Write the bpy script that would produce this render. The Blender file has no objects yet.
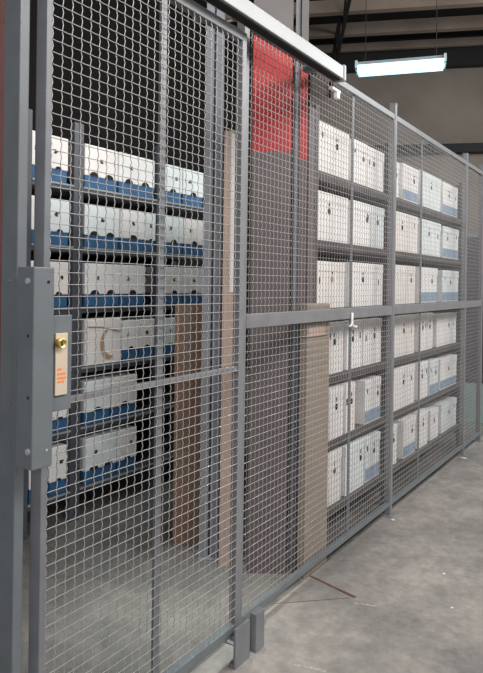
import bpy, bmesh, math, random
from mathutils import Vector
random.seed(7)
C = bpy.context.scene.collection
# ---------------------------------------------------------------- camera model (world X runs along the fence, Y away from the aisle)
F, U0, ROLL, PY, EYE = 619.0, 421.8, 0.0132, 283.7, 1.805
HYP = math.hypot(F, U0); CT = F/HYP; ST = U0/HYP
def unroll(x, y):
    dx, dy = x-241.5, y-PY
    c, s = math.cos(ROLL), math.sin(ROLL)
    return dx*c+dy*s, -dx*s+dy*c
def P(x, y, D):
    """photo measurement -> (distance along the fence, height) on the vertical plane at depth D"""
    u, v = unroll(x, y)
    Z = F*D/(CT*(U0-u))
    return (Z-D*ST)/CT, EYE-v*Z/F
def S(x, y, D): return P(x, y, D)[0]
def W(X, Z): return (X*ST+Z*CT, -X*CT+Z*ST)      # camera ground axes -> world

# ---------------------------------------------------------------- materials
def mat(name, col, rough=.6, metal=0, noise=0, scale=20, bump=0, col2=None, spec=.5, emit=None, es=0, stretch=None, detail=4):
    m = bpy.data.materials.new(name); m.use_nodes = True
    nt = m.node_tree; b = nt.nodes['Principled BSDF']
    b.inputs['Base Color'].default_value = (*col, 1); b.inputs['Roughness'].default_value = rough
    b.inputs['Metallic'].default_value = metal; b.inputs['Specular IOR Level'].default_value = spec
    if emit:
        b.inputs['Emission Color'].default_value = (*emit, 1); b.inputs['Emission Strength'].default_value = es
    if noise or bump:
        tc = nt.nodes.new('ShaderNodeTexCoord'); mp = nt.nodes.new('ShaderNodeMapping')
        if stretch: mp.inputs['Scale'].default_value = stretch
        nz = nt.nodes.new('ShaderNodeTexNoise'); nz.inputs['Scale'].default_value = scale; nz.inputs['Detail'].default_value = detail
        nt.links.new(tc.outputs['Object'], mp.inputs['Vector']); nt.links.new(mp.outputs['Vector'], nz.inputs['Vector'])
        if noise:
            cr = nt.nodes.new('ShaderNodeValToRGB')
            c2 = col2 or tuple(c*(1-noise) for c in col)
            cr.color_ramp.elements[0].position = .35; cr.color_ramp.elements[1].position = .65
            cr.color_ramp.elements[0].color = (*c2, 1); cr.color_ramp.elements[1].color = (*col, 1)
            nt.links.new(nz.outputs['Fac'], cr.inputs['Fac']); nt.links.new(cr.outputs['Color'], b.inputs['Base Color'])
        if bump:
            bp = nt.nodes.new('ShaderNodeBump'); bp.inputs['Strength'].default_value = bump; bp.inputs['Distance'].default_value = .01
            nt.links.new(nz.outputs['Fac'], bp.inputs['Height']); nt.links.new(bp.outputs['Normal'], b.inputs['Normal'])
    return m
M = dict(
    steel=mat('grey_painted_steel', (.150,.166,.176), .42, noise=.12, scale=9),
    steel_light=mat('light_grey_steel', (.185,.192,.205), .38, noise=.15, scale=9),
    fence=mat('fence_frame_steel', (.215,.215,.225), .42, noise=.15, scale=9),
    wire=mat('galvanised_wire', (.37,.36,.355), .4, metal=.3),
    track=mat('white_track_paint', (.31,.325,.33), .35, noise=.08, scale=5),
    white=mat('white_cardboard', (.80,.775,.76), .75, noise=.07, scale=6),
    white_b=mat('white_cardboard_warm', (.80,.75,.72), .75, noise=.1, scale=6),
    white_c=mat('white_cardboard_cool', (.72,.76,.76), .75, noise=.1, scale=6),
    blue=mat('blue_cardboard', (.03,.12,.26), .7, noise=.25, scale=8),
    paleblue=mat('pale_blue_cardboard', (.28,.38,.50), .7, noise=.25, scale=14),
    ink=mat('black_print', (.02,.02,.025), .7),
    hole=mat('dark_hole', (.012,.011,.011), .9),
    tanhole=mat('brown_paper', (.42,.27,.16), .9),
    shelf=mat('brown_grey_shelf_steel', (.095,.082,.08), .5, noise=.2, scale=7),
    rack=mat('dark_rack_steel', (.075,.08,.095), .5, noise=.2, scale=7),
    shelfdark=mat('shelf_shade_backing', (.013,.011,.010), .8),
    backedge=mat('grey_shelf_edge', (.30,.32,.32), .5, noise=.2, scale=7),
    kraft=mat('kraft_cardboard', (.31,.25,.20), .8, noise=.12, scale=5),
    kraft_dark=mat('brown_kraft_cardboard', (.34,.20,.13), .8, noise=.15, scale=5),
    kraft_pink=mat('pale_kraft_sheet', (.50,.36,.29), .8, noise=.15, scale=5),
    column=mat('mauve_grey_column_paint', (.145,.118,.118), .6, noise=.12, scale=5),
    columnlight=mat('light_grey_column_paint', (.19,.175,.17), .6, noise=.1, scale=5),
    bluegrey=mat('blue_grey_column_paint', (.27,.28,.31), .5, noise=.15, scale=6),
    red=mat('red_paint', (.50,.022,.022), .5, noise=.1, scale=8),
    brownred=mat('dull_red_paint', (.16,.045,.04), .6, noise=.2, scale=8),
    brass=mat('brass', (.80,.58,.20), .28, metal=.9),
    plate=mat('beige_plate', (.60,.50,.38), .45, noise=.08, scale=12),
    orange=mat('orange_print', (.85,.22,.05), .6),
    screw=mat('bright_screw_head', (.75,.76,.78), .3, metal=.6),
    plastic=mat('white_plastic', (.78,.76,.74), .5),
    beam=mat('tan_roof_beam', (.34,.27,.22), .8, noise=.2, scale=2),
    roof=mat('dark_roof', (.010,.011,.012), .9),
    truss=mat('dark_truss', (.014,.015,.018), .7),
    wallp=mat('concrete_wall', (.33,.285,.245), .85, noise=.22, scale=.9, detail=6),
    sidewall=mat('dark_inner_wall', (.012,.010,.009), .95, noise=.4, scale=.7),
    tube=mat('fluorescent_glow', (.8,.95,1), .4, emit=(.42,.86,1.0), es=2.1),
    lamp=mat('lamp_housing', (.6,.66,.70), .4),
    teal=mat('pale_teal_paint', (.25,.36,.34), .5, noise=.15, scale=5),
    rust=mat('rusty_wood', (.17,.085,.055), .8, noise=.3, scale=20),
    scuff=mat('chalky_scuff', (.52,.50,.47), .8, noise=.5, scale=60),
    crate=mat('dark_crate', (.05,.045,.05), .7),
)
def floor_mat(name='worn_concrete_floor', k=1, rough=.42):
    m = bpy.data.materials.new(name); m.use_nodes = True
    nt = m.node_tree; b = nt.nodes['Principled BSDF']; N = nt.nodes.new; L = nt.links.new
    tc = N('ShaderNodeTexCoord')
    def noise(s, d, r=.6):
        n = N('ShaderNodeTexNoise'); n.inputs['Scale'].default_value = s; n.inputs['Detail'].default_value = d; n.inputs['Roughness'].default_value = r
        L(tc.outputs['Object'], n.inputs['Vector']); return n
    def ramp(n, a, ca, bb, cb):
        r = N('ShaderNodeValToRGB'); e = r.color_ramp.elements
        e[0].position = a; e[0].color = (*ca, 1); e[1].position = bb; e[1].color = (*cb, 1); L(n.outputs['Fac'], r.inputs['Fac']); return r
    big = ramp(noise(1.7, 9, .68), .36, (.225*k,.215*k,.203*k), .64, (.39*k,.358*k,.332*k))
    fine = ramp(noise(14, 8, .7), .35, (.70,.70,.70), .68, (1.08,1.07,1.06))
    mx = N('ShaderNodeMixRGB'); mx.blend_type = 'MULTIPLY'; mx.inputs[0].default_value = 1
    L(big.outputs['Color'], mx.inputs[1]); L(fine.outputs['Color'], mx.inputs[2])
    sc = ramp(noise(3.2, 10, .72), .66, (0,0,0), .74, (1,1,1))
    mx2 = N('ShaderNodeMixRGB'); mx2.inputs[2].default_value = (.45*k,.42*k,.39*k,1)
    mu = N('ShaderNodeMath'); mu.operation = 'MULTIPLY'; mu.inputs[1].default_value = .35
    L(sc.outputs['Color'], mu.inputs[0]); L(mu.outputs[0], mx2.inputs[0]); L(mx.outputs['Color'], mx2.inputs[1])
    L(mx2.outputs['Color'], b.inputs['Base Color'])
    b.inputs['Roughness'].default_value = rough
    bp = N('ShaderNodeBump'); bp.inputs['Strength'].default_value = .15; bp.inputs['Distance'].default_value = .005
    L(fine.outputs['Color'], bp.inputs['Height']); L(bp.outputs['Normal'], b.inputs['Normal'])
    return m
M['floor'] = floor_mat()
M['floor_inner'] = floor_mat('shaded_inner_concrete', .6, .22)  # floor concrete again, with the dimness of the cage put into its colour

# ---------------------------------------------------------------- mesh helpers
class MB:
    def __init__(s): s.v = []; s.f = []
    def box(s, x0, x1, y0, y1, z0, z1, bev=0):
        if bev:
            b = bmesh.new(); r = bmesh.ops.create_cube(b, size=1)
            for v in b.verts:
                v.co = Vector(((x0+x1)/2+v.co.x*(x1-x0), (y0+y1)/2+v.co.y*(y1-y0), (z0+z1)/2+v.co.z*(z1-z0)))
            bmesh.ops.bevel(b, geom=b.edges[:], offset=bev, segments=2, affect='EDGES', profile=.5)
            b.verts.index_update(); n = len(s.v)
            s.v += [v.co[:] for v in b.verts]; s.f += [tuple(n+v.index for v in f.verts) for f in b.faces]; b.free(); return s
        n = len(s.v)
        s.v += [(x,y,z) for z in (z0,z1) for x,y in ((x0,y0),(x1,y0),(x1,y1),(x0,y1))]
        s.f += [tuple(n+i for i in q) for q in ((3,2,1,0),(4,5,6,7),(0,1,5,4),(1,2,6,5),(2,3,7,6),(3,0,4,7))]
        return s
    def prism(s, pts, z0, z1):
        """ccw ground polygon extruded upward"""
        n = len(s.v); k = len(pts)
        s.v += [(p[0],p[1],z0) for p in pts]+[(p[0],p[1],z1) for p in pts]
        s.f += [tuple(n+i for i in reversed(range(k))), tuple(n+k+i for i in range(k))]
        s.f += [(n+i, n+(i+1)%k, n+k+(i+1)%k, n+k+i) for i in range(k)]
        return s
    def plate(s, pts, y0, y1):
        """polygon in (x,z) extruded in y"""
        n = len(s.v); k = len(pts)
        s.v += [(p[0],y0,p[1]) for p in pts]+[(p[0],y1,p[1]) for p in pts]
        s.f += [tuple(n+i for i in range(k)), tuple(n+k+i for i in reversed(range(k)))]
        s.f += [(n+(i+1)%k, n+i, n+k+i, n+k+(i+1)%k) for i in range(k)]
        return s
    def tube(s, pts, r, sides=4, cap=True):
        n0 = len(s.v); pts = [Vector(p) for p in pts]; k = len(pts)
        for i, p in enumerate(pts):
            t = (pts[min(i+1,k-1)]-pts[max(i-1,0)]).normalized()
            a = Vector((0,1,0)) if abs(t.y) < .8 else Vector((1,0,0))
            e = t.cross(a).normalized(); g = t.cross(e)
            for j in range(sides):
                w = 2*math.pi*(j+.5)/sides
                s.v.append((p+(e*math.cos(w)+g*math.sin(w))*r)[:])
        for i in range(k-1):
            for j in range(sides):
                a = n0+i*sides+j; b = n0+i*sides+(j+1)%sides
                s.f.append((a, b, b+sides, a+sides))
        if cap:
            s.f.append(tuple(n0+j for j in reversed(range(sides)))); s.f.append(tuple(n0+(k-1)*sides+j for j in range(sides)))
        return s
    def disc(s, x, y, z, r, t, sides=20, ax='y'):
        if ax == 'y': return s.tube([(x,y,z),(x,y+t,z)], r, sides)
        if ax == 'x': return s.tube([(x,y,z),(x+t,y,z)], r, sides)
    def build(s, name, m, parent=None, smooth=False, origin=None, kind=None):
        me = bpy.data.meshes.new(name)
        if origin is None:
            if parent is None:
                xs=[v[0] for v in s.v]; ys=[v[1] for v in s.v]; origin=((min(xs)+max(xs))/2,(min(ys)+max(ys))/2,min(v[2] for v in s.v))
            else: origin = WP[parent.name]
        ox,oy,oz = origin
        me.from_pydata([(a-ox,b-oy,c-oz) for a,b,c in s.v], [], s.f); me.update()
        bm = bmesh.new(); bm.from_mesh(me); bmesh.ops.recalc_face_normals(bm, faces=bm.faces); bm.to_mesh(me); bm.free()
        if smooth:
            for p in me.polygons: p.use_smooth = True
        me.materials.append(m)
        o = bpy.data.objects.new(name, me); C.objects.link(o)
        if parent is None: o.location = origin
        else: o.parent = parent
        WP[o.name] = origin
        if kind: o['kind'] = kind
        return o
WP = {}
def tag(o, label, cat, group=None):
    o['label'] = label; o['category'] = cat
    if group: o['group'] = group
    return o
def thing(name, label, cat, loc, group=None):
    o = bpy.data.objects.new(name, None); C.objects.link(o); o.location = loc; o.empty_display_size = .1
    WP[o.name] = tuple(loc); return tag(o, label, cat, group)

# ================================================================ SETTING
MB().box(-6, 26, -9, 1.79, -.1, 0).box(8.6, 26, 1.79, 9.5, -.1, 0).build('floor', M['floor'], kind='structure')
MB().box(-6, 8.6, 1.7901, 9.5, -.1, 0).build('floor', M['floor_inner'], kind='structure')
# far wall, seen square-on beyond the end of the cage
wd = (math.sin(math.radians(80)), -math.cos(math.radians(80)))   # its direction in camera ground axes
def wallpt(Z0, t, back=0):
    X = wd[0]*t + (-wd[1])*back; Z = Z0+wd[1]*t + wd[0]*back
    return W(X, Z)
def slab(Z0, t0, t1, th, z0, z1, name, m, **k):
    return MB().prism([wallpt(Z0,t0), wallpt(Z0,t1), wallpt(Z0,t1,th), wallpt(Z0,t0,th)], z0, z1).build(name, m, **k)
slab(15.5, -14, 13, .3, 0, 7.62, 'wall_back', M['wallp'], kind='structure')
MB().box(-4, 14, 7.2, 7.4, 0, 7.62).build('wall_left', M['sidewall'], kind='structure')
MB().box(-6, 26, -9, 9.5, 7.62, 7.8).build('ceiling', M['roof'], kind='structure')
k = 0
for Z0, z0, z1, th in ((14.95, 7.30,7.47,.1), (13.1,6.96,7.2,.15), (11.2,6.62,6.84,.15), (9.4,6.62,6.84,.15)):
    k += 1
    b = slab(Z0, -10, 9, th, z0, z1, 'roof_beam', M['beam'])
    tag(b, ['tan roof beam nearest the far concrete wall', 'tan roof beam second out from the far wall above the lamp',
            'tan roof beam third out from the far wall', 'tan roof beam closest overhead at the top of the photo'][k-1], 'beam', 'tan roof beams under the dark ceiling')
dk2 = slab(15.2, -13, 9, .2, 6.93, 7.61, 'trim_2', M['truss'], kind='structure')
dk = slab(15.2, 1.5, 9, .25, 4.92, 5.12, 'trim_1', M['truss'], kind='structure')      # dark band on the far wall
# open web roof truss running towards the wall
tr = thing('roof_truss', 'dark open-web steel roof truss crossing above the hanging lamp', 'truss', (*W(1.2,12),6.4))
def WP3(X,Z,z): a=W(X,Z); return (a[0],a[1],z)
m1 = MB()
for X in (1.6,):
    m1.tube([WP3(X,9,6.98),WP3(X+.5,15.3,6.98)],.04); m1.tube([WP3(X,9,6.4),WP3(X+.5,15.3,6.4)],.04)
m1.build('chord', M['truss'], tr)
m1 = MB()
for i in range(9):
    Z = 9+i*.7; X = 1.6+.5*(Z-9)/6.3
    m1.tube([WP3(X,Z,6.4 if i%2 else 6.98),WP3(X+.055,Z+.7,6.98 if i%2 else 6.4)],.025)
m1.build('web_bracing', M['truss'], tr)

# ================================================================ CRIMPED WIRE MESH
CELL = .0405
def wire_mesh(x0, x1, z0, z1, y, r=.00165, amp=.0032):
    m = MB()
    nx = max(1, round((x1-x0)/CELL)); nz = max(1, round((z1-z0)/CELL))
    dx = (x1-x0)/nx; dz = (z1-z0)/nz
    for i in range(nx+1):
        x = x0+i*dx; pts = []
        for j in range(nz):
            pts.append((x, y+amp, z0+j*dz)); pts.append((x, y-amp*.9, z0+(j+.5)*dz))
        pts.append((x, y+amp, z1)); m.tube(pts, r, 4, False)
    for j in range(1, nz):
        z = z0+j*dz; pts = []
        for i in range(nx):
            pts.append((x0+i*dx, y-r*.8, z)); pts.append((x0+(i+.5)*dx, y+r*.3, z))
        pts.append((x1, y-r*.8, z)); m.tube(pts, r, 4, False)
    return m

# ================================================================ FENCE
D0 = 1.752
ZB, ZT, ZM = .076, 3.15, 1.613
posts = [S(243,300,D0), S(393.3,311,D0), S(465.6,303,D0), S(482,298,D0)]
plabel = ['grey steel fence post hidden behind the right stile of the sliding mesh door',
          'tall grey steel fence post between the first and second mesh panels',
          'tall grey steel fence post between the second and the narrow last panel',
          'grey steel end post of the fence at the right edge']
for x, l in zip(posts, plabel):
    t = thing('fence_post', l, 'post', (x,D0+.03,0), 'grey steel posts of the wire fence')
    MB().box(x-.019,x+.019,D0-.004,D0+.046,.006,3.23,.003).build('upright', M['fence'], t)
    MB().box(x-.05,x+.05,D0-.03,D0+.075,0,.006).build('base_plate', M['fence'], t)
    MB().box(x-.021,x+.021,D0-.006,D0+.048,3.23,3.238,.002).build('cap', M['fence'], t)
flabel = ['widest wire mesh fence panel, right of the sliding door, before the columns',
          'wire mesh fence panel between the two tall posts before far racking',
          'narrow last wire mesh fence panel at the far end']
for i in range(3):
    a, b = posts[i]+.020, posts[i+1]-.020
    t = thing('mesh_fence', flabel[i], 'fence', ((a+b)/2, D0+.015, ZB), 'wire mesh fence panels')
    y0, y1 = D0, D0+.032
    for xa, xb in ((a,a+.011),(b-.011,b)):
        MB().box(xa,xb,y0,y1,ZB,ZT,.002).build('stile', M['fence'], t)
    MB().box(a+.011,b-.011,y0,y1,ZT-.042,ZT,.002).build('top_rail', M['fence'], t)
    MB().box(a+.011,b-.011,y0,y1,ZB,ZB+.032,.002).build('bottom_rail', M['steel'], t)
    MB().box(a+.011,b-.011,y0-.002,y1,ZM-.036,ZM+.036,.002).build('middle_rail', M['fence'], t)
    for za, zb in ((ZB+.032,ZM-.036),(ZM+.036,ZT-.042)):
        wire_mesh(a+.011, b-.011, za, zb, D0+.014).build('wire_mesh', M['wire'], t, smooth=True)
    if i < 2:
        xm = S(350.6,250,D0+.03) if i == 0 else S(420.3,250,D0+.03)
        MB().box(xm-.013,xm+.013,D0+.022,D0+.032,ZB+.03,ZT-.03,.002).build('stiffener_bar', M['steel'], t)

# white fittings on the fence
x, z = P(352,320,D0-.01)
h = MB(); pts = []
for k in range(13):
    a = math.pi*(.0+k/12)
    pts.append((x-.055*math.cos(a)*.9, D0-.012, z-.02+.0-.018*math.sin(a)))
h.tube([(x,D0-.010,z+.05),(x,D0-.010,z-.01),(x+.005,D0-.010,z-.035),(x+.045,D0-.010,z-.05),(x+.075,D0-.010,z-.048)],.009,8)
h.tube([(x,D0-.013,z-.012),(x-.02,D0-.013,z-.036),(x-.05,D0-.012,z-.043)],.006,8)
tag(h.build('cable_hook', M['plastic'], smooth=True), 'small white curled hook on the middle rail of the wide fence panel', 'hook')
# ================================================================ SLIDING DOOR TRACK
DT = 1.58
xe, zt = P(343.6,68.6,DT); _, zb = P(342,81,DT)
zt = 3.13; zb = 3.05
zt = (P(344,68.6,DT)[1]+P(253,0,DT)[1])/2; zb = (P(342,81,DT)[1]+P(242,8.5,DT)[1])/2
t = thing('overhead_door_track', 'white box-section overhead sliding door track above the mesh fence', 'track', (xe-1.5,DT+.04,zb))
MB().box(.4,xe,DT,DT+.075,zb,zt,.004).build('box_track', M['track'], t)
MB().box(xe,xe+.03,DT-.006,DT+.08,zb-.01,zt+.012,.008).build('end_cap', M['track'], t)
MB().box(.4,xe-.02,DT+.015,DT+.06,zb-.006,zb-.001).build('slot', M['hole'], t)
x, z = P(337,90,D0-.03)
br = MB().box(x-.07,x+.05,D0-.035,D0-.008,z-.012,z+.006,.003).build('stop_bracket', M['plastic'], t)
MB().box(x-.012,x+.03,D0-.04,D0-.01,z-.055,z-.013,.006).build('stop_block', M['plastic'], br)
for xx in (1.9, 3.2):
    MB().box(xx-.03,xx+.03,DT+.077,D0-.001,zb+.02,zb+.05,.003).build('wall_bracket', M['steel'], t)

# ================================================================ SLIDING DOOR
DD = 1.67
xl = S(34,300,DD); xl2 = S(43,300,DD); xr = S(243.8,300,DD)
zbot = EYE-1.672; ztop = (P(191,0,DD)[1]+P(248,33,DD)[1])/2
xl = S(43.5,300,DD)
t = thing('sliding_mesh_door', 'grey framed sliding wire mesh door with lock box at left', 'door', ((xl+xr)/2,DD+.02,zbot))
MB().box(xl,xl+.024,DD,DD+.055,zbot,ztop,.003).build('stile', M['steel_light'], t)
MB().box(xr-.034,xr,DD,DD+.04,zbot,ztop,.003).build('stile', M['fence'], t)
MB().box(xl+.024,xr-.034,DD,DD+.04,ztop-.045,ztop,.003).build('top_rail', M['fence'], t)
MB().box(xl+.024,xr-.034,DD,DD+.04,zbot,zbot+.045,.003).build('bottom_rail', M['steel'], t)
za = EYE-.405
MB().box(xl+.024,xr-.034,DD+.006,DD+.03,za-.010,za+.010,.002).build('middle_rail', M['fence'], t)
wire_mesh(xl+.024, xr-.034, zbot+.045, ztop-.045, DD+.002, r=.0018, amp=.0032).build('wire_mesh', M['wire'], t, smooth=True)
xm = S(159.5,250,DD+.03)
MB().box(xm-.016,xm+.016,DD+.016,DD+.034,zbot+.05,ztop-.04,.003).build('stiffener_bar', M['steel_light'], t)
for xx in (S(227,10,DD+.01), xl+.2):
    g = MB().box(xx-.007,xx+.007,DD-.02,DD+.012,ztop,zb-.008,.002)
    g.build('hanger', M['plastic'], t)
# lock box
DL = 1.585
bx0 = S(34,300,DL); bx1 = S(54.5,300,DL); lz0 = P(44,468,DL)[1]; lz1 = P(44,267,DL)[1]
lb = MB().box(bx0,bx1,DL,DD-.001,lz0,lz1,.004).build('lock_box', M['steel'], t)
px1 = S(71,360,DL+.015); pz0 = P(62,410,DL+.015)[1]; pz1 = P(62,315,DL+.015)[1]
MB().box(bx1,px1,DL+.012,DL+.024,pz0,pz1,.002).build('lock_plate', M['steel'], lb)
kx0 = S(54.5,365,DL+.01); kx1 = S(66.5,365,DL+.01); kz0 = P(60,395,DL+.01)[1]; kz1 = P(60,333,DL+.01)[1]
MB().box(kx0,kx1,DL+.004,DL+.011,kz0,kz1,.002).build('face_plate', M['plate'], lb)
cx, cz = P(59.5,343,DL); cyl = MB().disc(cx,DL-.012,cz,.0165,.018,24)
cyl.build('lock_cylinder', M['brass'], lb, smooth=False)
rg = MB()
for k in range(24):
    a0 = 2*math.pi*k/24; a1 = 2*math.pi*(k+1)/24
    rg.tube([(cx+.0135*math.cos(a0),DL-.013,cz+.0135*math.sin(a0)),(cx+.0135*math.cos(a1),DL-.013,cz+.0135*math.sin(a1))],.003,6)
rg.build('cylinder_rim', M['brass'], lb)
MB().box(cx-.002,cx+.002,DL-.0135,DL-.0118,cz-.007,cz+.007).build('keyhole', M['hole'], lb)
lt = MB()
for r_, (yy, segs) in enumerate(((369.5,[(0,.5)]),(374.2,[(.0,.35),(.42,.95)]),(378.4,[(.0,.25),(.32,.6),(.67,1)]),(382,[(.05,.4),(.5,.8)]))):
    _, zz = P(60,yy,DL); w = (kx1-kx0)*.72; b0 = kx0+(kx1-kx0)*.12
    for s0, s1 in segs: lt.box(b0+w*s0, b0+w*s1, DL+.0032, DL+.0040, zz-.0035, zz+.0035)
lt.build('orange_lettering', M['orange'], lb)
# side face details (face towards the camera side, normal -X)
def side_xy(xpix, ypix, X):
    # depth on the plane world-x = X
    u, v = unroll(xpix, ypix)
    # u = F*(X*ST - y*CT)/(X*CT + y*ST)
    y = (F*X*ST-u*X*CT)/(u*ST+F*CT); Z = X*CT+y*ST
    return y, EYE-v*Z/F
for n, yy, r, mm in (('screw',281,.0095,'screw'),('screw',452,.0095,'screw'),('rivet_hole',336,.0052,'hole'),('rivet_hole',398,.0052,'hole')):
    y_, z_ = side_xy(28,yy,bx0)
    MB().disc(bx0-.004 if mm=='screw' else bx0-.0006,y_,z_,r,.006,14,'x').build(n, M[mm], lb)
y_, z_ = P(48.5,282,DL)
MB().disc(y_,DL-.002,z_,.005,.003,12).build('rivet_hole', M['hole'], lb)
y_, z_ = P(46.5,450,DL)
MB().disc(y_,DL-.002,z_,.004,.003,12).build('rivet_hole', M['screw'], lb)

# lock post on the left
DPq = 1.70
lx = S(17,300,DPq); 
t = thing('latch_post', 'dark grey steel latch post left of the sliding door', 'post', (lx+.02,DPq+.04,0))
MB().box(lx,lx+.036,DPq,DPq+.085,.006,3.6,.004).build('upright', M['steel'], t)
MB().box(lx-.03,lx+.07,DPq-.03,DPq+.12,0,.006).build('base_plate', M['steel'], t)
g = MB(); pts = []
xx = lx+.0365
for j in range(180): pts.append((xx+.004+(.003 if j%2 else -.001), DPq+.03, .05+j*.0195))
g.tube(pts, .006, 5); g.build('crimped_edge_wire', M['wire'], t, smooth=True)
for yy in (281,403,445):
    y_, z_ = side_xy(10,yy,lx)
    MB().disc(lx-.003,y_,z_,.005,.004,12,'x').build('rivet', M['steel_light'], t)
# dull red column at the extreme left
rx = S(2.6,300,1.84)
tag(MB().box(rx-.08,rx,1.84,1.96,0,5.0,.006).box(rx-.10,rx+.02,1.81,1.99,0,.02,.003).build('steel_column', M['brownred']), 'dull red painted steel column at the extreme left edge', 'column')

# floor guide for the door
DG = 1.632
gx0 = S(235.5,650,DG); gx1 = S(250,630,DG); gz = P(236,630,DG)[1]
t = thing('door_floor_guide', 'grey steel floor guide channel at the bottom right corner of the sliding door', 'guide', ((gx0+gx1)/2,DG+.03,0))
MB().box(gx0,gx1,DG,DG+.012,0,gz,.002).build('guide_plate', M['steel_light'], t)
MB().box(gx0,gx1+.02,DG+.013,DD-.003,0,.02,.002).build('guide_base', M['steel'], t)
gx2 = S(253,630,DG+.01); gx3 = S(261.5,630,DG+.01)
MB().box(gx2,gx3,DG-.008,DG+.03,0,P(257,613,DG)[1],.003).build('guide_upright', M['steel_light'], t)

# ================================================================ BOXES
_proto = {}
def make_box(name, label, group, x0, x1, y0, z0, h, depth, style, marks=None, rot=0):
    """style: 'white' (lidded, hole in the upper front), 'tray' (deep white lid over blue base), 'band' (pale blue print low down)"""
    w = x1-x0; cx = (x0+x1)/2
    if w < .1: print('NARROW', name, label, round(w,3), x0, x1)
    t = thing(name, label, 'box', (cx, y0+depth/2, z0), group)
    wm = random.choice(['white','white','white_b','white_c']) if style != 'tray' else random.choice(['white','white_c','white_b'])
    lo = .002; sk = random.uniform(-.004,.004)
    def loc(m): return m
    if style == 'tray':
        bh = h*.28
        MB().box(x0+.006,x1-.006,y0+.006,y0+depth-.006,z0,z0+h*.9,.004).build('body', M['blue'], t)
        MB().box(x0,x1,y0,y0+depth,z0+bh,z0+h,.006).build('lid', M[wm], t)
        for fx in ((.5,) if w < .33 else (.27,.73)):
            c = x0+w*fx; hz = z0+bh; r = min(.045,w*.16)
            pts = [(c+r*math.cos(a),hz+.002+r*.75*math.sin(a)) for a in [math.pi*i/10 for i in range(11)]]
            MB().plate(pts, y0-.0015, y0-.0004).build('hand_hole', M['hole'], t)
        c = x0+w*random.choice([.33,.5,.66]); hz = z0+h*.66
        g = MB()
        for k in range(3):
            a = c+random.uniform(-.006,.006); b = hz+(k-1)*.0105
            g.box(a-random.uniform(.008,.022),a+random.uniform(.008,.022),y0-.0014,y0-.0005,b-.005,b+.005)
        g.build('printed_mark', M['ink'], t)
    else:
        lh = .07
        MB().box(x0+.004,x1-.004,y0+.004,y0+depth-.004,z0,z0+h-.01,.003).build('body', M[wm], t)
        MB().box(x0,x1,y0,y0+depth,z0+h-lh,z0+h,.005).build('lid', M[wm], t)
        if style == 'band':
            MB().box(x0+.006,x1-.006,y0+.0022,y0+.0036,z0+.012,z0+h*.30).build('blue_panel', M['paleblue'], t)
        c = x0+w*(marks if marks else random.choice([.35,.5,.62])); hz = z0+h*.62
        r = .02
        pts = [(c+r*math.cos(a),hz+r*1.15*math.sin(a)) for a in [2*math.pi*i/14 for i in range(14)]]
        MB().plate(pts, y0+.0022, y0+.0036).build('hand_hole', M['tanhole' if marks == .55 else 'hole'], t)
        g = MB(); 
        for k in range(2):
            a = c+random.uniform(-.005,.005)
            b = hz+.045+k*.0155
            g.box(a-.007,a+.007,y0+.0022,y0+.0036,b-.01,b+.006)
        if random.random() < .5:
            a = x0+w*random.choice([.15,.85]); b = hz+random.uniform(-.02,.05)
            MB().box(a-.009,a+.009,y0+.0022,y0+.0036,b-.022,b+.022).build('label_patch', M['ink'], t)
        g.build('printed_mark', M['ink'], t)
    return t
ORD = ['first','second','third','fourth','fifth','sixth','seventh','eighth','ninth','tenth']
SH = ['top shelf','second shelf down','third shelf down','fourth shelf down','fifth shelf down','bottom shelf']

# ---------------- front racking
DR = 1.875; RD = .46
lev = [2.562-.458*i for i in range(6)]
ux = [S(314.5,290,DR), S(388.5,290,DR), S(462,290,DR)]
for bay in range(2):
    a, b = ux[bay], ux[bay+1]
    t = thing('storage_rack', ['dark steel shelving bay behind the widest fence panel','dark steel shelving bay behind the second fence panel near the far end'][bay], 'shelving', ((a+b)/2,DR+RD/2,0), 'steel shelving bays along the fence')
    for xx in ((a+.001,a+.035),(b-.035,b-.001)):
        for yy in ((DR+.002,DR+.037),(DR+RD-.037,DR+RD-.002)):
            MB().box(xx[0],xx[1],yy[0],yy[1],0,2.98,.002).build('upright', M['shelf'], t)
    for z in lev:
        MB().box(a+.036,b-.036,DR+.004,DR+RD-.004,z-.055,z-.002,.003).build('shelf', M['shelf'], t)
    MB().box(a+.036,b-.036,DR+RD-.003,DR+RD-.001,.15,2.98).build('shade_backing', M['shelfdark'], t)  # added dark sheet standing in for the black shade between the shelves
    for xa in (a+.012,b-.014):
        MB().box(xa,xa+.002,DR+.038,DR+RD-.038,.15,2.95).build('side_panel', M['shelf'], t)
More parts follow.
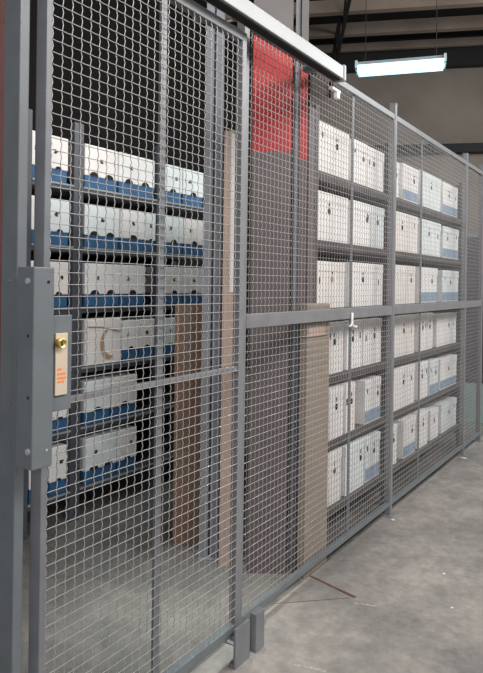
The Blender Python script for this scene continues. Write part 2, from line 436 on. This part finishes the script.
front = [
 [(316.8,350.5,.52,.33,'white',.6),(354,368.3,None,.32,'white',.75),(368.8,386,None,.32,'white',.4),(395,400.5,None,.3,'white',.5),(404.6,420.6,None,.32,'band',.7),(423,443.2,None,.34,'white',.5),(445,459.8,None,.33,'band',.4)],
 [(316.8,350.5,.52,.33,'white',.4),(354,372,None,.33,'white',.8),(372.5,386,None,.33,'white',.5),(394,419,None,.34,'white',.35),(422,442,None,.34,'white',.4),(444,459.8,None,.33,'band',.3)],
 [(316.8,347,.46,.32,'white',.55),(352,384,None,.33,'white',.35),(394.2,416.5,None,.34,'white',.8),(421,439,None,.34,'band',.7),(443.5,459.6,None,.33,'band',.5)],
 [(329.5,345,None,.355,'white',.4),(348,364,None,.355,'white',.4),(364.5,382.8,None,.355,'white',.6),(393.5,416,None,.355,'white',.5),(420,427.5,None,.355,'white',.5),(428,434.5,None,.355,'white',.5),(438,457.5,None,.33,'white',.6)],
 [(329.5,344.5,None,.36,'white',.5),(346.5,356.5,None,.36,'white',.6),(366,382,None,.34,'band',.8),(393,416,None,.36,'white',.5),(419.5,429,None,.35,'white',.4),(430,438.5,None,.34,'band',.7),(441,457.5,None,.32,'band',.5)],
 [(329.5,343.5,None,.37,'white',.5),(346.5,365.5,None,.36,'white',.8),(366.5,381.5,None,.35,'band',.6),(391.5,398.5,None,.34,'white',.5),(403.6,416,None,.34,'band',.7),(419,428,None,.34,'white',.5),(431,439,None,.3,'white',.5),(442,457,None,.3,'white',.5)],
]
for r, row in enumerate(front):
    for bay in range(2):
        bx = [q for q in row if (q[0] > 388) == bool(bay)]
        for k, (xa, xb, _, h, st, mk) in enumerate(bx):
            ym = [145,215,285,350,415,470][r]
            a = S(xa,ym,DR+.003); b = S(xb,ym,DR+.003)
            a = max(a, ux[bay]+.037); b = min(b, ux[bay+1]-.037)
            desc = {'white':'white lidded box','band':'white box with pale blue base'}[st]
            if b-a > .42: desc = 'wide white box'
            pos = ORD[k]+' from the left' if k < len(bx)-1 else 'last on the right'
            rk = 'nearer' if bay == 0 else 'farther'
            make_box('records_box', f'{desc}, {pos}, {SH[r]}, {rk} fence rack', 'white records boxes on the racks along the fence',
                     a+.002, b-.002, DR+.006+random.uniform(0,.012), lev[r]-.0015, h, .40, st, mk)

# ---------------- rear racking seen through the door
DB = 3.65; BD = .5
levb = [2.53-.458*i for i in range(6)]
bu = [S(25,285,DB), S(77.5,285,DB), S(160,285,DB), S(212,285,DB)]
bnm = ['left','middle','right']
for bay in range(3):
    a, b = bu[bay], bu[bay+1]
    t = thing('storage_rack', f'dark steel shelving bay behind the sliding door, {bnm[bay]} of the rear rack', 'shelving', ((a+b)/2,DB+BD/2,0), 'rear shelving bays')
    w = .045
    for xx in ((a+.001,a+w),(b-w,b-.001)):
        for yy in ((DB,DB+.04),(DB+BD-.04,DB+BD)):
            MB().box(xx[0],xx[1],yy[0],yy[1],0,3.0,.002).build('upright', M['rack'], t)
    for z in levb:
        s_ = MB().box(a+w+.001,b-w-.001,DB+.002,DB+BD-.002,z-.05,z-.002,.003).build('shelf', M['rack'], t)
        MB().box(a+w+.002,b-w-.002,DB-.006,DB+.0015,z-.018,z-.004,.001).build('shelf_edge', M['backedge'], s_)
    MB().box(a+w+.001,b-w-.001,DB+BD-.001,DB+BD+.001,.1,3.0).build('shade_backing', M['shelfdark'], t)  # same added dark sheet, painting the shade behind the rear boxes
rear = [
 [[(30,48),(50,70)],[(86,119.5),(120,156)],[(165,184),(184.5,205)]],
 [[(30,48),(50,70)],[(86,121),(121.5,146),(146.5,156.5)],[(165,184),(184.5,205)]],
 [[(30,48),(50,70)],[(86,121),(121.5,146)],[(165,184),(184.5,205)]],
 [[(30,48),(50,69)],[(86,122),(123.5,140),(140.5,156)],[(165,178)]],
 [[(30,48),(52,70)],[(86,112),(113,138)],[]],
 [[(30,48),(51,68.5)],[(86,118),(119,138)],[]],
]
for r, rows in enumerate(rear):
    ym = [165,225,287,345,405,460][r]
    for bay, bxs in enumerate(rows):
        for k, (xa, xb) in enumerate(bxs):
            a = max(S(xa,ym,DB), bu[bay]+.048); b = min(S(xb,ym,DB), bu[bay+1]-.048)
            pos = ('left','right')[k] if len(bxs) == 2 else ('only one' if len(bxs) == 1 else ('left','middle','right')[k])
            if r == 3 and bay == 1 and k == 0:
                t = thing('records_box', 'white records box with torn front and brown-edged hole, rear rack', 'box', ((a+b)/2,DB+.2,levb[r]), 'white lidded boxes on the rear rack')
                MB().box(a,b,DB+.004,DB+.4,levb[r]-.0015,levb[r]+.36,.012).build('body', M['white_b'], t)
                c = a+(b-a)*.62; zc = levb[r]+.155
                MB().plate([(c+.085*math.cos(q_*math.pi/10),zc+.115*math.sin(q_*math.pi/10)) for q_ in range(20)],DB+.001,DB+.003).build('bag_opening', M['white'], t)
                out = [(c+.092*math.cos(g_),zc+.122*math.sin(g_)) for g_ in [math.pi*(.62+.075*k_) for k_ in range(14)]]
                inn = [(c+.03+.085*math.cos(g_),zc+.012+.105*math.sin(g_)) for g_ in [math.pi*(.62+.075*k_) for k_ in range(14)]]
                MB().plate(out+inn[::-1],DB-.0005,DB+.0008).build('torn_brown_edge', M['tanhole'], t)
                MB().tube([(a+.02,DB,levb[r]+.30),(a+.15,DB-.002,levb[r]+.295),(b-.02,DB,levb[r]+.25)],.004,6).build('strap', M['kraft_dark'], t)
                continue
            make_box('records_box', f'white box with blue base, {pos} in {bnm[bay]} bay, {SH[r]}, rear rack',
                     'white lidded boxes on the rear rack', a+.002, b-.002, DB+.004+random.uniform(0,.015), levb[r]-.0015, .335 if r != 5 else .35, .40, 'tray')

# ================================================================ COLUMNS AND TALL CARTONS INSIDE THE CAGE
DC = 1.86
def frontal(xp0, xp1, Z, th):
    X0 = unroll(xp0,280)[0]*Z/F; X1 = unroll(xp1,280)[0]*Z/F
    return [W(X0,Z), W(X1,Z), W(X1,Z+th), W(X0,Z+th)]
def zz(yp, Z): return EYE-(yp-284)*Z/F
Zc = 3.86
q = frontal(250.5, 290, Zc, .2)
t = thing('building_column', 'massive mauve grey column with a red painted band, behind the fence', 'column', (q[0][0],q[0][1],0))
MB().prism(q,0,zz(152,Zc)).build('shaft', M['column'], t)
MB().prism(q,zz(152,Zc)+.001,zz(34,Zc)).build('red_band', M['red'], t)
MB().prism(q,zz(34,Zc)+.001,7.6).build('upper_shaft', M['columnlight'], t)
q = frontal(298.5, 305.5, Zc+.05, .15)
t = thing('building_column', 'narrow mauve grey pilaster with a red painted band, right of the massive column', 'column', (q[0][0],q[0][1],0))
MB().prism(q,0,zz(158,Zc)).build('shaft', M['column'], t)
MB().prism(q,zz(158,Zc)+.001,zz(66,Zc)).build('red_band', M['red'], t)
MB().prism(q,zz(66,Zc)+.001,7.6).build('upper_shaft', M['columnlight'], t)
q = frontal(292.8, 297.5, Zc+.08, .03)
tag(MB().prism(q,0,7.6).build('conduit', M['bluegrey']), 'light grey vertical conduit running up between the two red-banded columns', 'conduit')
a3, b3 = S(307.5,280,DC+.02), S(313.6,280,DC+.02)
t = thing('board_sheet', 'narrow dull mauve board standing between the red-banded pilaster and the white boxes', 'board', ((a3+b3)/2,DC+.03,0))
MB().box(a3,b3,DC+.02,DC+.045,0,2.95,.003).build('sheet', M['column'], t)
MB().box(a3,b3,DC+.046,DC+.06,1.4,1.5,.002).build('batten', M['column'], t)
# kraft carton
DK = 1.80
a, b = S(306,430,DK), S(328.5,430,DK); zt_ = P(318,304,DK)[1]
t = thing('kraft_carton', 'tall narrow kraft cardboard carton standing against the fence left of the white boxes', 'carton', ((a+b)/2,DK+.03,0))
MB().box(a,b,DK,DK+.052,0,zt_-.21,.004).build('body', M['kraft'], t)
MB().box(a-.004,b-.004,DK-.002,DK+.053,zt_-.205,zt_,.004).build('lid', M['kraft'], t)
MB().box(a+.012,b-.08,DK-.004,DK-.0025,zt_-.20,zt_-.13).build('pink_label', M['kraft_pink'], t)
# things behind the door
def panel_at(xp0, xp1, ytop, D, depth, name, m, label, cat, parts=None, ym=350):
    a, b = S(xp0,ym,D), S(xp1,ym,D); zt = P((xp0+xp1)/2,ytop,D)[1] if ytop is not None else 7.6
    return a, b, zt
a, b, z_ = panel_at(203.5,219.5,None,2.2,.2,'','','','')
t = thing('steel_column', 'blue grey steel column seen through the right part of the sliding door', 'column', (a,2.3,0))
Zs = 4.05
q = frontal(203.5, 211.2, Zs, .05); MB().prism(q,.012,7.6).build('flange', M['bluegrey'], t)
q = frontal(213.2, 221.3, Zs, .05); MB().prism(q,.012,7.6).build('flange', M['bluegrey'], t)
q = frontal(211.6, 213.4, Zs+.02, .02); MB().prism(q,.012,7.6).build('web', M['rack'], t)
q = frontal(202, 223, Zs-.03, .12); MB().prism(q,0,.011).build('base_plate', M['bluegrey'], t)
a, b, z_ = panel_at(221.5,235.5,120,2.12,.1,'','','','')
t = thing('board_sheet', 'tall pale pinkish board leaning upright beside the blue grey column', 'board', ((a+b)/2,2.15,0))
Zs = 3.95
q = frontal(222.5, 234.5, Zs, .03); MB().prism(q,0,2.78).build('sheet', M['kraft_pink'], t)
q = frontal(229, 234, Zs-.004, .003); MB().prism(q,1.75,2.76).build('pale_upper_panel', M['white_b'], t)
a, b, z_ = panel_at(176,201.5,306,2.55,.3,'','','','')
t = thing('kraft_carton', 'tall brown cardboard carton standing left of the blue grey column', 'carton', ((a+b)/2,2.65,0))
Zs = 4.3
q = frontal(176, 202, Zs, .2); MB().prism(q,0,1.13).build('lower_carton', M['kraft_dark'], t)
q = frontal(175.5, 202.3, Zs-.01, .22); MB().prism(q,1.132,z_).build('upper_sleeve', M['kraft_dark'], t)
q = frontal(187, 190, Zs-.013, .002); MB().prism(q,1.15,z_-.01).build('tape', M['kraft'], t)
# low dark crate on the floor behind the column
a, b = S(208,560,2.9), S(262,560,2.9)
t = thing('low_crate', 'low dark crate on the floor inside the cage beyond the tall board', 'crate', ((a+b)/2,3.0,0))
MB().box(a,b,2.9,3.2,.04,.35,.006).build('body', M['crate'], t)
MB().box(a-.01,b+.01,2.89,3.21,.352,.375,.004).build('lid', M['crate'], t)
for xx in (a+.05,b-.09): MB().box(xx,xx+.04,2.92,3.18,0,.039).build('runner', M['crate'], t)

# ================================================================ HANGING LAMP
LZ = 8.0
def cam(xp, yp, Z):
    u, v = unroll(xp, yp); X = u*Z/F; w = W(X, Z); return Vector((w[0], w[1], EYE-v*Z/F))
p0 = cam(356,67.5,8.15); p1 = cam(446,62,7.85)
p0.z = p1.z = (p0.z+p1.z)/2
d = (p1-p0).normalized(); nrm = Vector((-d.y, d.x, 0)); L_ = (p1-p0).length
mid = (p0+p1)/2
t = thing('fluorescent_lamp', 'hanging twin-tube fluorescent lamp glowing blue-white over the aisle', 'lamp', mid)
def obox(m, l0, l1, w0, w1, z0, z1):
    n = len(m.v)
    for z in (z0,z1):
        for l, w in ((l0,w0),(l1,w0),(l1,w1),(l0,w1)):
            q = mid+d*l+nrm*w; m.v.append((q.x,q.y,mid.z+z))
    m.f += [tuple(n+i for i in q) for q in ((3,2,1,0),(4,5,6,7),(0,1,5,4),(1,2,6,5),(2,3,7,6),(3,0,4,7))]
    return m
h = L_/2
# trapezoid reflector
m = MB(); prof = [(-.15,-.01),(-.06,.06),(.06,.06),(.15,-.01),(.14,-.012),(.05,.048),(-.05,.048),(-.14,-.012)]
for l in (-h,h):
    for w, z in prof:
        q = mid+d*l+nrm*w; m.v.append((q.x,q.y,mid.z+z))
k = len(prof); m.f += [(i,(i+1)%k,k+(i+1)%k,k+i) for i in range(k)]
m.build('reflector', M['lamp'], t)
m = MB(); prof = [(-.15,-.012),(-.10,-.085),(.10,-.085),(.15,-.012)]
for l in (-h+.031,h-.031):
    for w_, z in prof:
        q = mid+d*l+nrm*w_; m.v.append((q.x,q.y,mid.z+z))
k = 4; m.f += [(i,(i+1)%k,k+(i+1)%k,k+i) for i in range(k)]+[(3,2,1,0),(4,5,6,7)]
m.build('diffuser', M['tube'], t)
for l in (-h,h-.03):
    obox(MB(), l, l+.03, -.15, .15, -.05, .05).build('end_plate', M['lamp'], t)
for l in (-h+.12,h-.12):
    q = mid+d*l
    MB().tube([(q.x,q.y,q.z+.05),(q.x,q.y,7.61)],.005,6).build('hanging_wire', M['truss'], t)

# ================================================================ FAR RIGHT AND FLOOR BITS
q0 = W(*(lambda Z: ((466-241.5)*Z/F, Z))(8.3)); q1 = W((520-241.5)*8.1/F, 8.1); q2 = W((520-241.5)*8.1/F+.1, 8.8); q3 = W((466-241.5)*8.3/F+.1, 9.0)
zt_ = EYE-(384-286.7)*8.2/F
t = thing('steel_cabinet', 'low pale teal steel cabinet beyond the end of the fence', 'cabinet', (*q0,0))
def poly_in(pts, z0, z1): return MB().prism(pts, z0, z1)
poly_in([q0,q1,q2,q3], .0, zt_).build('body', M['teal'], t)
poly_in([q0,q1,q2,q3], zt_+.002, zt_+.05).build('top', M['crate'], t)
# dark stack behind it
q0 = W((455-241.5)*10/F, 10); q1 = W((530-241.5)*10/F, 9.8); q2 = W((530-241.5)*10/F+.1, 10.8); q3 = W((455-241.5)*10/F+.1, 11)
t = thing('machine_cabinet', 'tall dark cabinet beyond the far end of the fence', 'cabinet', (*q0,0))
poly_in([q0,q1,q2,q3], 0, 2.6).build('body', M['crate'], t)
poly_in([q0,q1,q2,q3], 2.602, 2.66).build('top', M['steel'], t)

# rusty floor strips
def ground(xp, yp):
    u, v = unroll(xp, yp); Z = F*EYE/v; return W(u*Z/F, Z)
def strip(pa, pb, w, h):
    a = Vector(ground(*pa)); b = Vector(ground(*pb)); n = (b-a).normalized(); n = Vector((-n.y,n.x))*w
    return MB().prism([a-n*.6,b-n,b+n,a+n*.6], 0, h)
tag(strip((310,576),(355,597.5),.009,.004).build('floor_strip', M['rust']), 'rusty brown strip on the concrete floor running out from under the fence', 'strip')
tag(strip((272,604),(350,598),.0018,.002).build('floor_strip', M['rust']), 'thin brown line strip on the floor parallel to the near edge, meeting the rusty strip', 'strip')
for (x_, y_, w_, l_) in ((393,520,.012,.02),(444,574,.01,.012),(452,608,.008,.01),(464,458,.02,.04)):
    g = ground(x_, y_); 
    pts = [(g[0]+w_*math.cos(a)*random.uniform(.6,1.1), g[1]+l_*math.sin(a)*random.uniform(.6,1.1)) for a in [i*math.pi/4 for i in range(8)]]
    lab = {393:'small white paper scrap on the floor beside the first tall fence post',444:'tiny white paper fleck on the open concrete floor, the farther one',452:'tiny white paper fleck on the open concrete floor, the nearer one',464:'pale paper scrap on the floor below the second tall post'}[x_]
    tag(MB().prism(pts,0.0,.004).build('paper_scrap', M['plastic']), lab, 'litter', 'paper scraps on the floor')

for pa, pb, w_, lab in (((354,603),(377,606.5),.006,'faint white scuff mark on the floor just past the tip of the rusty strip'),
                        ((292,664),(326,671),.009,'faint white scuff mark on the floor at the bottom centre edge')):
    tag(strip(pa,pb,w_,.0015).build('scuff_mark', M['scuff']), lab, 'scuff mark')
# ================================================================ LIGHT
def area(loc, target, sx, sy, e, col=(1,1,1), name='area_light'):
    l = bpy.data.lights.new(name, 'AREA'); l.shape = 'RECTANGLE'; l.size = sx; l.size_y = sy; l.energy = e; l.color = col
    o = bpy.data.objects.new(name, l); C.objects.link(o); o.location = loc
    o.rotation_euler = (Vector(target)-Vector(loc)).to_track_quat('-Z','Y').to_euler(); return o
area((1.5,-1.6,4.6), (3.5,2,1.2), 3.0, 1.2, 190, (1,.96,.92))
area((-3.2,-.6,2.9), (1.5,1.9,1.5), 1.6, 1.6, 100, (.95,.97,1))  # added fill from the left to lift the dark side faces
area((6.5,-2.2,5.2), (6.5,1.8,1.2), 4, 1.0, 260, (1,.97,.94))
area((11,-1.5,5.6), (11,1,0), 3, 1.0, 210, (.92,.98,1))
area((9.5,-6,4.0), (14.5,-4,5.0), 3, 1.5, 130, (1,.93,.86))
sp = area((2.75,2.3,4.3), (2.55,2.12,0), .5, .3, 5.5, (.9,1,.96)); sp.data.spread = math.radians(28)   # pool of light on the cage floor
area((4.0,2.2,4.9), (4.3,3.65,1.4), 3.5, .4, 58, (.92,1,.98))       # inside the cage
pl = bpy.data.lights.new('lamp_light','AREA'); pl.shape='RECTANGLE'; pl.size=1.2; pl.size_y=.3; pl.energy=45; pl.color=(.6,.9,1)
po = bpy.data.objects.new('lamp_light', pl); C.objects.link(po); po.location = (mid.x,mid.y,mid.z-.08)
po.rotation_euler = (0,0,math.atan2(d.y,d.x))
w = bpy.data.worlds.new('hall_light'); bpy.context.scene.world = w; w.use_nodes = True
w.node_tree.nodes['Background'].inputs[0].default_value = (.93,.95,1,1); w.node_tree.nodes['Background'].inputs[1].default_value = .36

# ================================================================ CAMERA
cd = bpy.data.cameras.new('camera'); co = bpy.data.objects.new('camera', cd); C.objects.link(co)
co.location = (0,0,EYE)
cd.sensor_fit = 'HORIZONTAL'; cd.sensor_width = 36; cd.lens = F*36/483
cd.shift_y = -(336.5-PY)/483; cd.clip_start = .05; cd.clip_end = 100
yaw = math.atan2(ST, CT)-math.pi/2       # forward = (CT, ST)
from mathutils import Matrix
co.matrix_world = Matrix.Translation((0,0,EYE)) @ Matrix.Rotation(yaw,4,'Z') @ Matrix.Rotation(math.pi/2,4,'X') @ Matrix.Rotation(ROLL,4,'Z')
bpy.context.scene.camera = co
vs = bpy.context.scene.view_settings
vs.view_transform = 'Standard'; vs.look = 'None'; vs.exposure = 0; vs.gamma = 1
